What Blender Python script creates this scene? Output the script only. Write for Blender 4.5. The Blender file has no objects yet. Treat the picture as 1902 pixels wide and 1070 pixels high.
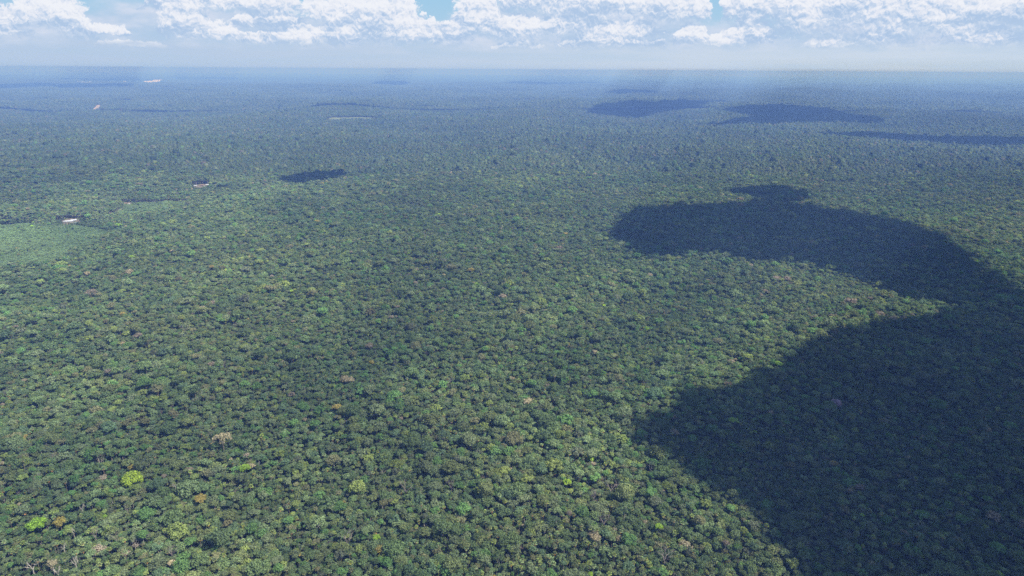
import bpy, math, random
import numpy as np
from mathutils import Vector, Matrix, Euler

SC = bpy.context.scene
COL = SC.collection
rng = np.random.default_rng(7)
random.seed(7)
R = math.radians

# ------------------------------------------------------------------ camera
H = 470.0                      # drone height in metres
FPX, CX, CY = 1268.0, 951.0, 535.0
PITCH, ROLL = 17.72, 0.36
CAMROT = Matrix.Rotation(R(90 - PITCH), 3, 'X') @ Matrix.Rotation(R(ROLL), 3, 'Z')
cd = bpy.data.cameras.new('drone_camera')
cd.sensor_width = 36.0; cd.lens = 24.0; cd.clip_start = 1.0; cd.clip_end = 250000.0
cam = bpy.data.objects.new('drone_camera', cd); COL.objects.link(cam)
cam.matrix_world = Matrix.Translation((0, 0, H)) @ CAMROT.to_4x4()
SC.camera = cam

# ------------------------------------------------------------------ render
SC.render.engine = 'CYCLES'
cy = SC.cycles
cy.max_bounces = 4; cy.diffuse_bounces = 2; cy.glossy_bounces = 1; cy.transmission_bounces = 2
cy.volume_bounces = 0; cy.transparent_max_bounces = 8
cy.use_denoising = False
cy.use_adaptive_sampling = False
cy.sample_clamp_indirect = 4.0
SC.render.use_persistent_data = False
SC.view_settings.view_transform = 'Standard'
SC.view_settings.look = 'None'
EXPO = 0.55
SC.view_settings.exposure = EXPO
SC.view_settings.gamma = 1.0

# ------------------------------------------------------------------ sun + sky
SUN_EL, SUN_AZ = 54.0, 112.0          # azimuth clockwise from the view direction (+Y)
SUND = Vector((math.sin(R(SUN_AZ)) * math.cos(R(SUN_EL)), math.cos(R(SUN_AZ)) * math.cos(R(SUN_EL)), math.sin(R(SUN_EL))))
sl = bpy.data.lights.new('sun', 'SUN'); sl.energy = 4.8; sl.angle = R(0.5); sl.color = (1.0, 0.95, 0.86)
so = bpy.data.objects.new('sun', sl); COL.objects.link(so)
so.rotation_euler = SUND.to_track_quat('Z', 'Y').to_euler()
so.location = (0, 0, 6000)


class NT:
    """small helper to wire shader nodes"""
    def __init__(s, tree): s.t = tree
    def n(s, typ, **kw):
        nd = s.t.nodes.new(typ)
        for k, v in kw.items():
            setattr(nd, k, v)
        return nd
    def link(s, a, b): s.t.links.new(a, b)
    def put(s, sock, v):
        if hasattr(v, 'default_value') or hasattr(v, 'is_output'): s.link(v, sock)
        else: sock.default_value = v
    def m(s, op, a, b=0.0, c=0.0, clamp=False):
        nd = s.n('ShaderNodeMath', operation=op); nd.use_clamp = clamp
        s.put(nd.inputs[0], a); s.put(nd.inputs[1], b)
        if op in ('MULTIPLY_ADD',): s.put(nd.inputs[2], c)
        return nd.outputs[0]
    def mr(s, v, a, b, c=0.0, d=1.0, smooth=True):
        nd = s.n('ShaderNodeMapRange')
        nd.interpolation_type = 'SMOOTHSTEP' if smooth else 'LINEAR'
        s.put(nd.inputs['Value'], v)
        for k, x in zip(('From Min', 'From Max', 'To Min', 'To Max'), (a, b, c, d)): s.put(nd.inputs[k], x)
        return nd.outputs['Result']
    def mixc(s, f, a, b, mode='MIX'):
        nd = s.n('ShaderNodeMix', data_type='RGBA', blend_type=mode)
        s.put(nd.inputs[0], f)
        for sock, v in ((nd.inputs[6], a), (nd.inputs[7], b)):
            if isinstance(v, tuple): sock.default_value = (*v[:3], 1)
            else: s.link(v, sock)
        return nd.outputs[2]
    def xyz(s, x, y, z=0.0):
        nd = s.n('ShaderNodeCombineXYZ')
        for i, v in enumerate((x, y, z)): s.put(nd.inputs[i], v)
        return nd.outputs[0]
    def noise(s, vec, scale, detail=4, rough=0.5, lac=2.0, out=0, dist=0.0):
        nd = s.n('ShaderNodeTexNoise'); nd.noise_dimensions = '3D'
        s.link(vec, nd.inputs['Vector'])
        nd.inputs['Scale'].default_value = scale; nd.inputs['Detail'].default_value = detail
        nd.inputs['Roughness'].default_value = rough; nd.inputs['Lacunarity'].default_value = lac
        nd.inputs['Distortion'].default_value = dist
        return nd.outputs[out]


def srgb(r, g, b):
    f = lambda c: (c / 255 / 12.92) if c / 255 <= 0.04045 else ((c / 255 + 0.055) / 1.055) ** 2.4
    return (f(r), f(g), f(b))


def pix_dir(px, py):
    v = CAMROT @ Vector((px - CX, -(py - CY), -FPX))
    return v.normalized()


def pix_azel(px, py):
    d = pix_dir(px, py)
    return math.degrees(math.atan2(d.x, d.y)), math.degrees(math.asin(d.z))


def build_world():
    w = bpy.data.worlds.new('World'); SC.world = w; w.use_nodes = True
    t = w.node_tree; t.nodes.clear(); N = NT(t)
    tc = N.n('ShaderNodeTexCoord')
    sky = N.n('ShaderNodeTexSky'); sky.sky_type = 'NISHITA'; sky.sun_disc = False
    sky.sun_elevation = R(SUN_EL); sky.sun_rotation = R(SUN_AZ)
    sky.altitude = 400; sky.air_density = 1.0; sky.dust_density = 1.0; sky.ozone_density = 1.5
    sep = N.n('ShaderNodeSeparateXYZ'); N.link(tc.outputs['Generated'], sep.inputs[0])
    az = N.m('MULTIPLY', N.m('ARCTAN2', sep.outputs[0], sep.outputs[1]), 57.2958)
    el = N.m('MULTIPLY', N.m('ARCSINE', sep.outputs[2]), 57.2958)
    base = N.n('ShaderNodeVectorMath', operation='SCALE'); N.link(sky.outputs[0], base.inputs[0]); base.inputs['Scale'].default_value = 0.085
    # clear blue low sky and pale haze band that closes on the horizon
    low = N.mixc(N.mr(el, 1.0, 6.5), srgb(180, 208, 232), srgb(158, 203, 232))
    skyc = low

    # ---- cumulus: a pale shade layer behind, and sunlit puffs in front (azimuth and elevation in degrees)
    def offs(vec, x, y):
        nd = N.n('ShaderNodeVectorMath', operation='ADD'); N.link(vec, nd.inputs[0]); nd.inputs[1].default_value = (x, y, 0)
        return nd.outputs[0]
    P0 = N.xyz(az, el, 3.7)
    wn = N.noise(P0, 0.9, 4, 0.62, out=1)
    wsub = N.n('ShaderNodeVectorMath', operation='SUBTRACT'); N.link(wn, wsub.inputs[0]); wsub.inputs[1].default_value = (0.5, 0.5, 0.5)
    wm = N.n('ShaderNodeVectorMath', operation='MULTIPLY_ADD'); N.link(wsub.outputs[0], wm.inputs[0])
    wm.inputs[1].default_value = (1.5, 1.0, 0.0); N.link(P0, wm.inputs[2])
    PW = wm.outputs[0]

    def billow(vec):
        wv = N.n('ShaderNodeTexVoronoi'); wv.feature = 'SMOOTH_F1'; wv.voronoi_dimensions = '2D'
        N.link(vec, wv.inputs['Vector'])
        wv.inputs['Scale'].default_value = 0.95; wv.inputs['Detail'].default_value = 4.0
        wv.inputs['Roughness'].default_value = 0.60; wv.inputs['Lacunarity'].default_value = 2.2
        wv.inputs['Smoothness'].default_value = 0.45; wv.normalize = True
        return N.m('SUBTRACT', 0.5, wv.outputs['Distance'])
    b0 = billow(PW); b1 = billow(offs(PW, 0.05, 0.16))
    fine = N.m('SUBTRACT', N.noise(PW, 3.0, 5, 0.65), 0.5)
    sw = N.n('ShaderNodeSeparateXYZ'); N.link(PW, sw.inputs[0])
    U, V = sw.outputs[0], sw.outputs[1]
    puffs = [(15, 68, 34, 30), (100, 50, 46, 46), (62, 46, 36, 20), (145, 72, 28, 26), (205, 66, 26, 12), (345, 68, 42, 54), (400, 76, 52, 24), (430, 19, 120, 26), (500, 50, 62, 20),
             (585, 34, 24, 28), (545, 84, 72, 26), (690, 76, 84, 92), (770, 79, 56, 34), (640, 84, 40, 22), (884, 60, 42, 60), (842, 79, 46, 26), (960, 72, 60, 32), (985, 18, 52, 34), (1060, 62, 92, 30),
             (1130, 90, 92, 26), (1095, 26, 110, 46), (1232, 36, 74, 50), (1180, 66, 60, 20), (1284, 82, 30, 26), (1303, 36, 18, 28), (1366, 36, 26, 34), (1392, 82, 42, 34), (1350, 84, 30, 18), (1446, 34, 46, 36),
             (1505, 60, 72, 62), (1575, 30, 62, 60), (1660, 62, 104, 50), (1705, 42, 40, 36), (1745, 52, 52, 50), (1840, 54, 92, 66), (1640, 88, 60, 24), (1826, 90, 66, 22), (1765, 80, 44, 22), (1540, 90, 50, 14), (250, 92, 60, 10), (960, 92, 46, 12)]
    F = None; SH = None; SW = None
    for (x, y, w_, h_) in puffs:
        a_, e_ = pix_azel(x, y)
        ww, hh = w_ / 1268 * 57.3 * 1.05, h_ / 1268 * 57.3 * 1.35
        A = N.m('MULTIPLY_ADD', U, 1 / ww, -a_ / ww)
        B = N.m('MULTIPLY_ADD', V, 1 / hh, -(e_ + 0.02) / hh)
        Bh = B
        B = N.m('MAXIMUM', B, N.m('MULTIPLY', B, -3.2))
        q = N.m('MULTIPLY_ADD', A, A, N.m('MULTIPLY', B, B))
        F = q if F is None else N.m('MINIMUM', F, q)
        wq = N.m('MAXIMUM', N.m('SUBTRACT', 1.25, q), 0.0); wq = N.m('MULTIPLY', wq, wq)
        SH = N.m('MULTIPLY', wq, Bh) if SH is None else N.m('MULTIPLY_ADD', wq, Bh, SH)
        SW = wq if SW is None else N.m('ADD', SW, wq)
    F = N.m('SUBTRACT', 1.0, F)
    hgt = N.m('DIVIDE', SH, N.m('ADD', SW, 0.001))
    D = N.m('ADD', F, N.m('ADD', N.m('MULTIPLY', b0, 1.5), N.m('MULTIPLY', fine, 0.9)))
    mask = N.m('MULTIPLY', N.mr(D, 0.14, 0.40), N.mr(N.m('ADD', hgt, N.m('MULTIPLY', fine, 0.8)), -0.17, 0.16))
    # back layer
    bn = N.noise(N.xyz(N.m('MULTIPLY', az, 0.22), N.m('MULTIPLY', el, 0.62), 2.0), 1.0, 5, 0.6)
    tops = [(-200, 20), (0, 26), (60, 14), (140, 22), (165, 6), (215, -8), (300, -10), (420, -12), (530, -10), (560, 18), (600, 8), (625, -12), (700, -20), (770, -4), (800, 50), (830, 34), (858, 12),
            (900, 0), (930, -8), (1000, -15), (1120, -15), (1245, -10), (1290, 16), (1325, 40), (1345, 36), (1400, 40), (1430, 20), (1460, -2), (1500, -15), (1640, -10), (1690, 5), (1730, 12), (1760, 0), (1800, -12), (2100, -20)]
    fc = N.n('ShaderNodeFloatCurve')
    cv = fc.mapping.curves[0]
    while len(cv.points) > 2: cv.points.remove(cv.points[0])
    pa = [pix_azel(x, y) for x, y in tops]
    cv.points[0].location = (0.0, 0.5); cv.points[1].location = (1.0, 0.6)
    for a_, e_ in pa: cv.points.new((a_ + 50) / 100, e_ / 10)
    for p in cv.points: p.handle_type = 'AUTO'
    fc.mapping.use_clip = False; fc.mapping.update()
    N.put(fc.inputs['Value'], N.m('MULTIPLY_ADD', U, 0.01, 0.5))
    top = N.m('MULTIPLY', fc.outputs[0], 10.0)
    back = N.mr(N.m('ADD', N.m('SUBTRACT', top, V), N.m('MULTIPLY', N.m('SUBTRACT', bn, 0.5), 3.0)), -0.5, 1.4)
    shade = N.mixc(N.mr(bn, 0.32, 0.68), srgb(179, 204, 231), srgb(212, 222, 240))
    c = N.mixc(back, skyc, shade)
    relief = N.m('ADD', N.m('MULTIPLY', N.m('SUBTRACT', b0, b1), 3.0), N.m('MULTIPLY', fine, 0.35))
    large = N.m('SUBTRACT', N.noise(N.xyz(N.m('MULTIPLY', az, 0.30), N.m('MULTIPLY', el, 0.8), 9.0), 1.0, 4, 0.6), 0.5)
    lit = N.m('ADD', N.m('ADD', N.mr(hgt, -0.05, 0.55, 0.05, 0.85), N.m('MULTIPLY', relief, 1.15)), N.m('MULTIPLY', large, 1.9), clamp=True)
    ramp = N.n('ShaderNodeValToRGB'); N.link(lit, ramp.inputs[0])
    cr = ramp.color_ramp
    cr.elements[0].position = 0.0; cr.elements[0].color = (*srgb(176, 200, 230), 1)
    cr.elements[1].position = 1.0; cr.elements[1].color = (*srgb(240, 243, 250), 1)
    e = cr.elements.new(0.35); e.color = (*srgb(200, 216, 238), 1)
    e = cr.elements.new(0.68); e.color = (*srgb(230, 235, 246), 1)
    c = N.mixc(mask, c, ramp.outputs[0])
    # above the picture the broken cloud carries on and thins out
    scat = N.m('MULTIPLY', N.mr(N.m('ADD', bn, N.m('MULTIPLY', b0, 0.3)), 0.48, 0.7), N.mr(el, 6.5, 8.5))
    c = N.mixc(N.m('MULTIPLY', scat, 0.8), c, ramp.outputs[0])
    c = N.mixc(N.mr(el, 9.0, 23.0), c, base.outputs[0])
    # haze band: clouds dissolve towards the horizon, soft streaks in it
    hz = N.noise(N.xyz(N.m('MULTIPLY', az, 0.10), N.m('MULTIPLY', el, 1.4), 1.0), 1.0, 3, 0.55)
    hn = N.noise(N.xyz(N.m('MULTIPLY', az, 0.5), N.m('MULTIPLY', el, 2.2), 5.0), 1.0, 4, 0.6)
    hcol = N.mixc(N.mr(az, -34.0, 34.0), srgb(186, 205, 230), srgb(207, 220, 235))
    hcol = N.mixc(N.m('MULTIPLY', N.mr(hz, 0.35, 0.7), 0.35), hcol, srgb(176, 204, 230))
    hf = N.mr(N.m('ADD', el, N.m('MULTIPLY', N.m('SUBTRACT', hn, 0.5), 1.6)), 1.1, 2.3, 1.0, 0.0)
    c = N.mixc(hf, c, hcol)
    bg = N.n('ShaderNodeBackground'); N.link(c, bg.inputs[0]); bg.inputs[1].default_value = 2 ** -EXPO
    bg2 = N.n('ShaderNodeBackground'); N.link(base.outputs[0], bg2.inputs[0]); bg2.inputs[1].default_value = 1.0
    ms = N.n('ShaderNodeMixShader')          # the cloud nodes are only needed near the horizon
    inband = N.m('MULTIPLY', N.m('GREATER_THAN', el, -3.0), N.m('LESS_THAN', el, 24.0))
    N.link(inband, ms.inputs[0]); N.link(bg2.outputs[0], ms.inputs[1]); N.link(bg.outputs[0], ms.inputs[2])
    out = N.n('ShaderNodeOutputWorld'); N.link(ms.outputs[0], out.inputs[0])
    w.cycles.sampling_method = 'MANUAL'; w.cycles.sample_map_resolution = 512


build_world()

# ------------------------------------------------------------------ materials
HAZE_DENSITY = 1.07e-4


def new_mat(name):
    m = bpy.data.materials.new(name); m.use_nodes = True
    m.node_tree.nodes.clear()
    return m, NT(m.node_tree)


def leaf_material(name, attr_type, patchy=True):
    m, N = new_mat(name)
    a = N.n('ShaderNodeAttribute', attribute_type=attr_type, attribute_name='tint')
    geo = N.n('ShaderNodeNewGeometry')
    lv = N.n('ShaderNodeAttribute', attribute_type='GEOMETRY', attribute_name='lv')
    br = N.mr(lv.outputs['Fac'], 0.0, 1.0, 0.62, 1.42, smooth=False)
    hsv = N.n('ShaderNodeHueSaturation'); N.link(a.outputs['Color'], hsv.inputs['Color'])
    pos = N.xyz(0.0, 0.0, 0.0)
    n1 = N.noise(geo.outputs['Position'], 0.0022, 3, 0.6)          # stands of different species
    n2 = N.noise(geo.outputs['Position'], 0.016, 2, 0.5)
    n3 = N.noise(geo.outputs['Position'], 0.0005, 3, 0.65)
    N.put(hsv.inputs['Hue'], N.m('ADD', 0.5, N.m('MULTIPLY', N.m('SUBTRACT', n1, 0.5), -0.09)))
    hsv.inputs['Saturation'].default_value = 1.0
    val = N.m('MULTIPLY', br, N.m('ADD', N.m('ADD', N.mr(n1, 0.3, 0.7, -0.12, 0.12, smooth=False), N.mr(n3, 0.35, 0.65, -0.18, 0.18, smooth=False)), N.mr(n2, 0.3, 0.7, 0.88, 1.12, smooth=False)))
    N.put(hsv.inputs['Value'], val)
    d = N.n('ShaderNodeBsdfDiffuse'); N.link(hsv.outputs[0], d.inputs[0])
    tr = N.n('ShaderNodeBsdfTranslucent')
    tcol = N.mixc(1.0, hsv.outputs[0], (1.25, 1.25, 0.5), 'MULTIPLY'); N.link(tcol, tr.inputs[0])
    mx = N.n('ShaderNodeMixShader'); mx.inputs[0].default_value = 0.30
    N.link(d.outputs[0], mx.inputs[1]); N.link(tr.outputs[0], mx.inputs[2])
    o = N.n('ShaderNodeOutputMaterial'); N.link(mx.outputs[0], o.inputs[0])
    return m


def plain_material(name, col, var=0.3, scale=0.5, rough=0.9):
    m, N = new_mat(name)
    geo = N.n('ShaderNodeNewGeometry')
    n = N.noise(geo.outputs['Position'], scale, 4, 0.6)
    c = N.mixc(N.mr(n, 0.3, 0.7), tuple(x * (1 - var) for x in col), tuple(min(1, x * (1 + var)) for x in col))
    b = N.n('ShaderNodeBsdfPrincipled'); N.link(c, b.inputs['Base Color']); b.inputs['Roughness'].default_value = rough
    o = N.n('ShaderNodeOutputMaterial'); N.link(b.outputs[0], o.inputs[0])
    return m


M_LEAF = leaf_material('leaf_near', 'INSTANCER')
M_LEAFT = leaf_material('leaf_tile', 'GEOMETRY')
M_BARK = plain_material('bark', (0.20, 0.17, 0.13), 0.35, 0.8)
M_PALE = plain_material('pale_bark', (0.46, 0.42, 0.37), 0.25, 0.6)
M_TWIG = plain_material('bare_twigs', (0.27, 0.23, 0.21), 0.3, 0.4)
M_DRY = plain_material('dry_fronds', (0.36, 0.19, 0.06), 0.4, 1.2)


def ground_material():
    m, N = new_mat('forest_floor')
    geo = N.n('ShaderNodeNewGeometry')
    sp = N.n('ShaderNodeSeparateXYZ'); N.link(geo.outputs['Position'], sp.inputs[0])
    ln = N.n('ShaderNodeVectorMath', operation='LENGTH'); N.link(geo.outputs['Position'], ln.inputs[0])
    far = N.mr(ln.outputs['Value'], 24000.0, 27000.0)
    n = N.noise(geo.outputs['Position'], 0.06, 4, 0.65)
    near = N.mixc(N.mr(n, 0.3, 0.7), (0.012, 0.016, 0.008), (0.03, 0.035, 0.015))
    nf = N.noise(geo.outputs['Position'], 0.0012, 6, 0.7)
    fc = N.mixc(N.mr(nf, 0.3, 0.7), (0.030, 0.050, 0.022), (0.055, 0.085, 0.035))
    c = N.mixc(far, near, fc)
    d = N.n('ShaderNodeBsdfDiffuse'); N.link(c, d.inputs[0])
    o = N.n('ShaderNodeOutputMaterial'); N.link(d.outputs[0], o.inputs[0])
    return m


# ------------------------------------------------------------------ terrain
_w = np.random.default_rng(21)
WAVES = []
for lam, amp in ((500, 1.2), (800, 3.2), (1300, 7.5), (2200, 12.0), (3800, 13.0), (6500, 14.0), (9500, 14.0), (15000, 14.0)):
    for k in range(2):
        th = _w.uniform(0, math.pi); ph = _w.uniform(0, 2 * math.pi)
        WAVES.append((2 * math.pi / lam * math.cos(th), 2 * math.pi / lam * math.sin(th), ph, amp * 0.7, lam))


def terrain(x, y):
    x = np.asarray(x, float); y = np.asarray(y, float)
    r = np.hypot(x, y)
    z = np.zeros_like(x)
    for kx, ky, ph, a, lam in WAVES:
        fade = 0.4 + 0.6 * np.clip((r - 1500) / 5000, 0, 1)
        z = z + a * 1.25 * fade * np.sin(kx * x + ky * y + ph)
    return z


def ground_hit(px, py, h=0.0):
    d = pix_dir(px, py); z = 0.0
    for _ in range(12):
        if d.z > -1e-4: return None
        t = (H - h - z) / (-d.z)
        x, y = d.x * t, d.y * t
        z = 0.5 * z + 0.5 * float(terrain(x, y))
    return x, y


def project(x, y, z):
    """arrays of world points -> photo pixels and distance"""
    Mi = np.array(CAMROT.transposed())
    v = np.stack([x, y, z - H], -1) @ Mi.T
    dz = -v[..., 2]
    return CX + FPX * v[..., 0] / dz, CY - FPX * v[..., 1] / dz, np.sqrt((v ** 2).sum(-1)), dz


def in_poly(x, y, poly):
    x = np.asarray(x); y = np.asarray(y); ins = np.zeros(x.shape, bool)
    n = len(poly); j = n - 1
    for i in range(n):
        xi, yi = poly[i]; xj, yj = poly[j]
        c = ((yi > y) != (yj > y)) & (x < (xj - xi) * (y - yi) / ((yj - yi) or 1e-9) + xi)
        ins ^= c; j = i
    return ins


def poly_dist(x, y, poly):
    d = np.full(np.shape(x), 1e18); n = len(poly)
    for i in range(n):
        ax, ay = poly[i]; bx, by = poly[(i + 1) % n]
        dx, dy = bx - ax, by - ay
        t = np.clip(((x - ax) * dx + (y - ay) * dy) / (dx * dx + dy * dy + 1e-9), 0, 1)
        d = np.minimum(d, np.hypot(x - ax - t * dx, y - ay - t * dy))
    return d


# ------------------------------------------------------------------ object helpers
def mesh_obj(name, verts, faces, mats, parent=None, mat_idx=None, smooth=False, link=True, lv=None, tint=None):
    me = bpy.data.meshes.new(name)
    me.from_pydata([tuple(map(float, v)) for v in verts], [], [tuple(map(int, f)) for f in faces])
    for m in mats: me.materials.append(m)
    if mat_idx is not None: me.polygons.foreach_set('material_index', np.asarray(mat_idx, np.int32))
    if smooth: me.polygons.foreach_set('use_smooth', np.ones(len(me.polygons), bool))
    if lv is not None:
        a = me.attributes.new('lv', 'FLOAT', 'FACE'); a.data.foreach_set('value', np.asarray(lv, np.float32))
    if tint is not None:
        a = me.attributes.new('tint', 'FLOAT_COLOR', 'FACE')
        tt = np.ones((len(tint), 4), np.float32); tt[:, :3] = tint
        a.data.foreach_set('color', tt.ravel())
    me.update()
    o = bpy.data.objects.new(name, me)
    if link: COL.objects.link(o)
    if parent is not None: o.parent = parent
    return o


def struct(o):
    o['kind'] = 'structure'; return o


def tag(o, label, cat, group=None, kind=None):
    o['label'] = label; o['category'] = cat
    if group: o['group'] = group
    if kind: o['kind'] = kind
    return o


# ------------------------------------------------------------------ ground
def build_ground():
    n = 420
    s = np.linspace(-1, 1, n)
    c = 70000 * np.sinh(s * 5.0) / np.sinh(5.0)
    X, Y = np.meshgrid(c, c)
    Z = terrain(X, Y)
    verts = np.stack([X.ravel(), Y.ravel(), Z.ravel()], -1)
    i = np.arange(n - 1); I, J = np.meshgrid(i, i)
    a = (J * n + I).ravel()
    faces = np.stack([a, a + 1, a + n + 1, a + n], -1)
    me = bpy.data.meshes.new('ground')
    me.vertices.add(len(verts)); me.vertices.foreach_set('co', verts.ravel())
    me.loops.add(faces.size); me.loops.foreach_set('vertex_index', faces.ravel().astype(np.int32))
    me.polygons.add(len(faces)); me.polygons.foreach_set('loop_start', np.arange(0, faces.size, 4, dtype=np.int32))
    me.polygons.foreach_set('use_smooth', np.ones(len(faces), bool))
    me.update(calc_edges=True); me.validate()
    me.materials.append(ground_material())
    o = bpy.data.objects.new('ground', me); COL.objects.link(o); struct(o)
    return o


build_ground()


# ------------------------------------------------------------------ tree parts (unit crowns: radius 1, crown centre at origin)
def tube(p0, p1, r0, r1, sides=5):
    p0, p1 = np.array(p0, float), np.array(p1, float)
    ax = p1 - p0; L = np.linalg.norm(ax) + 1e-9; ax /= L
    u = np.cross(ax, (0, 0, 1.0)) if abs(ax[2]) < 0.9 else np.cross(ax, (1.0, 0, 0))
    u /= np.linalg.norm(u); w = np.cross(ax, u)
    th = np.arange(sides) * 2 * math.pi / sides
    ring = np.outer(np.cos(th), u) + np.outer(np.sin(th), w)
    v = np.concatenate([p0 + ring * r0, p1 + ring * r1])
    f = [(i, (i + 1) % sides, sides + (i + 1) % sides, sides + i) for i in range(sides)]
    return v, f


class Geo:
    def __init__(s): s.v = []; s.f = []; s.n = 0; s.mi = []; s.lv = []; s.ti = []
    def add(s, v, f, mi=0, lv=0.5, ti=(1, 1, 1)):
        s.v.append(np.asarray(v, float)); s.f += [tuple(i + s.n for i in q) for q in f]
        k = len(f)
        s.mi += [mi] * k
        s.lv += list(lv) if np.ndim(lv) else [lv] * k
        s.ti += [ti] * k
        s.n += len(v)
    def tube(s, *a, mi=0, lv=0.5, **k):
        v, f = tube(*a, **k); s.add(v, f, mi, lv)
    def path(s, pts, rads, mi=0, sides=5):
        for i in range(len(pts) - 1): s.tube(pts[i], pts[i + 1], rads[i], rads[i + 1], mi=mi, sides=sides)
    def verts(s): return np.concatenate(s.v)
    def obj(s, name, mats, parent=None, link=True, tint=False):
        return mesh_obj(name, s.verts(), s.f, mats, parent, s.mi, link=link, lv=s.lv, tint=np.array(s.ti) if tint else None)


def cards(g, P, Nn, size, r, mi=0, jit=0.55, lv=None):
    """leaf clumps: one bent quad at each point, facing roughly along the normal"""
    n = len(P)
    Nn = Nn + r.normal(0, jit, (n, 3)); Nn /= np.linalg.norm(Nn, axis=1)[:, None] + 1e-9
    A = np.cross(Nn, r.normal(0, 1, (n, 3))); A /= np.linalg.norm(A, axis=1)[:, None] + 1e-9
    B = np.cross(Nn, A)
    s = size * r.uniform(0.6, 1.35, n)[:, None]; t = s * r.uniform(0.6, 1.1, n)[:, None]
    k1 = r.uniform(0.5, 1.2, (n, 1)); k2 = r.uniform(0.5, 1.2, (n, 1))
    V = np.stack([P - A * s, P - B * t * k1 - Nn * s * .15, P + A * s * k2, P + B * t], 1).reshape(-1, 3)
    F = [(4 * i, 4 * i + 1, 4 * i + 2, 4 * i + 3) for i in range(n)]
    g.add(V, F, mi, r.uniform(0, 1, n) if lv is None else lv)


def sph(r, n, zmin=-0.35):
    z = r.uniform(zmin, 1, n); th = r.uniform(0, 2 * math.pi, n); q = np.sqrt(1 - z * z)
    return np.stack([q * np.cos(th), q * np.sin(th), z], -1)


def crown_geo(seed, kind, ncards, size, inner=True):
    """unit crown. kind: round, dome, flat, loose, tufted"""
    r = np.random.default_rng(seed)
    g = Geo()
    hr = {'dense': 0.66, 'round': 0.78, 'dome': 0.62, 'flat': 0.36, 'loose': 0.7, 'tufted': 0.6}[kind]
    nl = {'dense': 26, 'round': 11, 'dome': 13, 'flat': 14, 'loose': 10, 'tufted': 17}[kind]
    lr = {'dense': 0.30, 'round': 0.40, 'dome': 0.34, 'flat': 0.28, 'loose': 0.30, 'tufted': 0.23}[kind]
    # lobe centres spread over the crown's shell
    L = []
    gold = math.pi * (3 - math.sqrt(5)); off = r.uniform(0, 6.28)
    for i in range(nl):
        t = (i + 0.5) / nl
        z = 1 - t * (1.15 if kind != 'round' else 1.35)
        q = math.sqrt(max(0, 1 - z * z)); th = gold * i + off + r.normal(0, 0.35)
        rad = 1 - lr * 0.85 + r.normal(0, 0.07)
        L.append((q * math.cos(th) * rad, q * math.sin(th) * rad, z * hr * rad + r.normal(0, 0.05), lr * r.uniform(0.72, 1.3)))
    if kind != 'flat': L.append((0, 0, hr * 0.55, lr * 1.1))
    L = np.array(L)
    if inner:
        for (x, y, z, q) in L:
            # leafy core of each lobe, inner shade painted by a dark tone: octahedron-like hull
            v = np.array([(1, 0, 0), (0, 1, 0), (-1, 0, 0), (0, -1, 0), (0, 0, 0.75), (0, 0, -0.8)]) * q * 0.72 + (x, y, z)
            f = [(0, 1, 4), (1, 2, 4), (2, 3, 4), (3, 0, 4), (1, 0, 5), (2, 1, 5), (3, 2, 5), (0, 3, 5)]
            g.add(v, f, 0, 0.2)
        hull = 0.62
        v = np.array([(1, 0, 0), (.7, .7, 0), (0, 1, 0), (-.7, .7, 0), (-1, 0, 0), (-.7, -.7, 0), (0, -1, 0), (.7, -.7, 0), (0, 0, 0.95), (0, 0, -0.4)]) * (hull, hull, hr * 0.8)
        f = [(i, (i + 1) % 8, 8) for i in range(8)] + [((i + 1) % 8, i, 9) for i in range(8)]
        g.add(v, f, 0, 0.1)  # whole-crown filler hull, toned darker still for the shade inside
    w = L[:, 3] ** 2; w /= w.sum()
    per = r.multinomial(ncards, w)
    P, Nn, LV = [], [], []
    for (x, y, z, q), k in zip(L, per):
        d = sph(r, k, -0.5)
        rr = q * (1 + r.normal(0, 0.10, k))[:, None]
        p = d * rr * (1, 1, 0.85) + (x, y, z)
        keep = np.ones(k, bool)
        for (x2, y2, z2, q2) in L:
            if (x2, y2, z2) == (x, y, z): continue
            keep &= np.linalg.norm(p - (x2, y2, z2), axis=1) > q2 * 0.82
        tone = r.uniform(-0.12, 0.12)
        P.append(p[keep]); Nn.append(d[keep]); LV.append(np.clip(r.uniform(0.15, 0.85, keep.sum()) + tone, 0, 1))
    cards(g, np.concatenate(P), np.concatenate(Nn), size, r, lv=np.concatenate(LV))
    return g, L, hr


def limb_geo(seed, L, hr, depth=4.0, r0=0.055, mi=0, base_z=None, fork=0.5):
    """tapered trunk from -depth up to the crown, with limbs to the outer lobes"""
    r = np.random.default_rng(seed + 999)
    g = Geo()
    lean = r.normal(0, 0.05, 2)
    b = np.array([lean[0] * 2, lean[1] * 2, -depth]); f = np.array([0, 0, -fork])
    mid = (b + f) / 2 + (r.normal(0, 0.05), r.normal(0, 0.05), 0)
    g.path([b, b + (0, 0, 0.35), mid, f], [r0 * 1.9, r0 * 1.25, r0, r0 * 0.85], mi, 6)
    idx = r.permutation(len(L))[:6]
    for i in idx:
        e = L[i, :3] * 0.9; k = (f + e) / 2 + (0, 0, -0.08) + r.normal(0, 0.04, 3)
        g.path([f, k, e], [r0 * 0.6, r0 * 0.4, r0 * 0.15], mi, 4)
    return g


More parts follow.
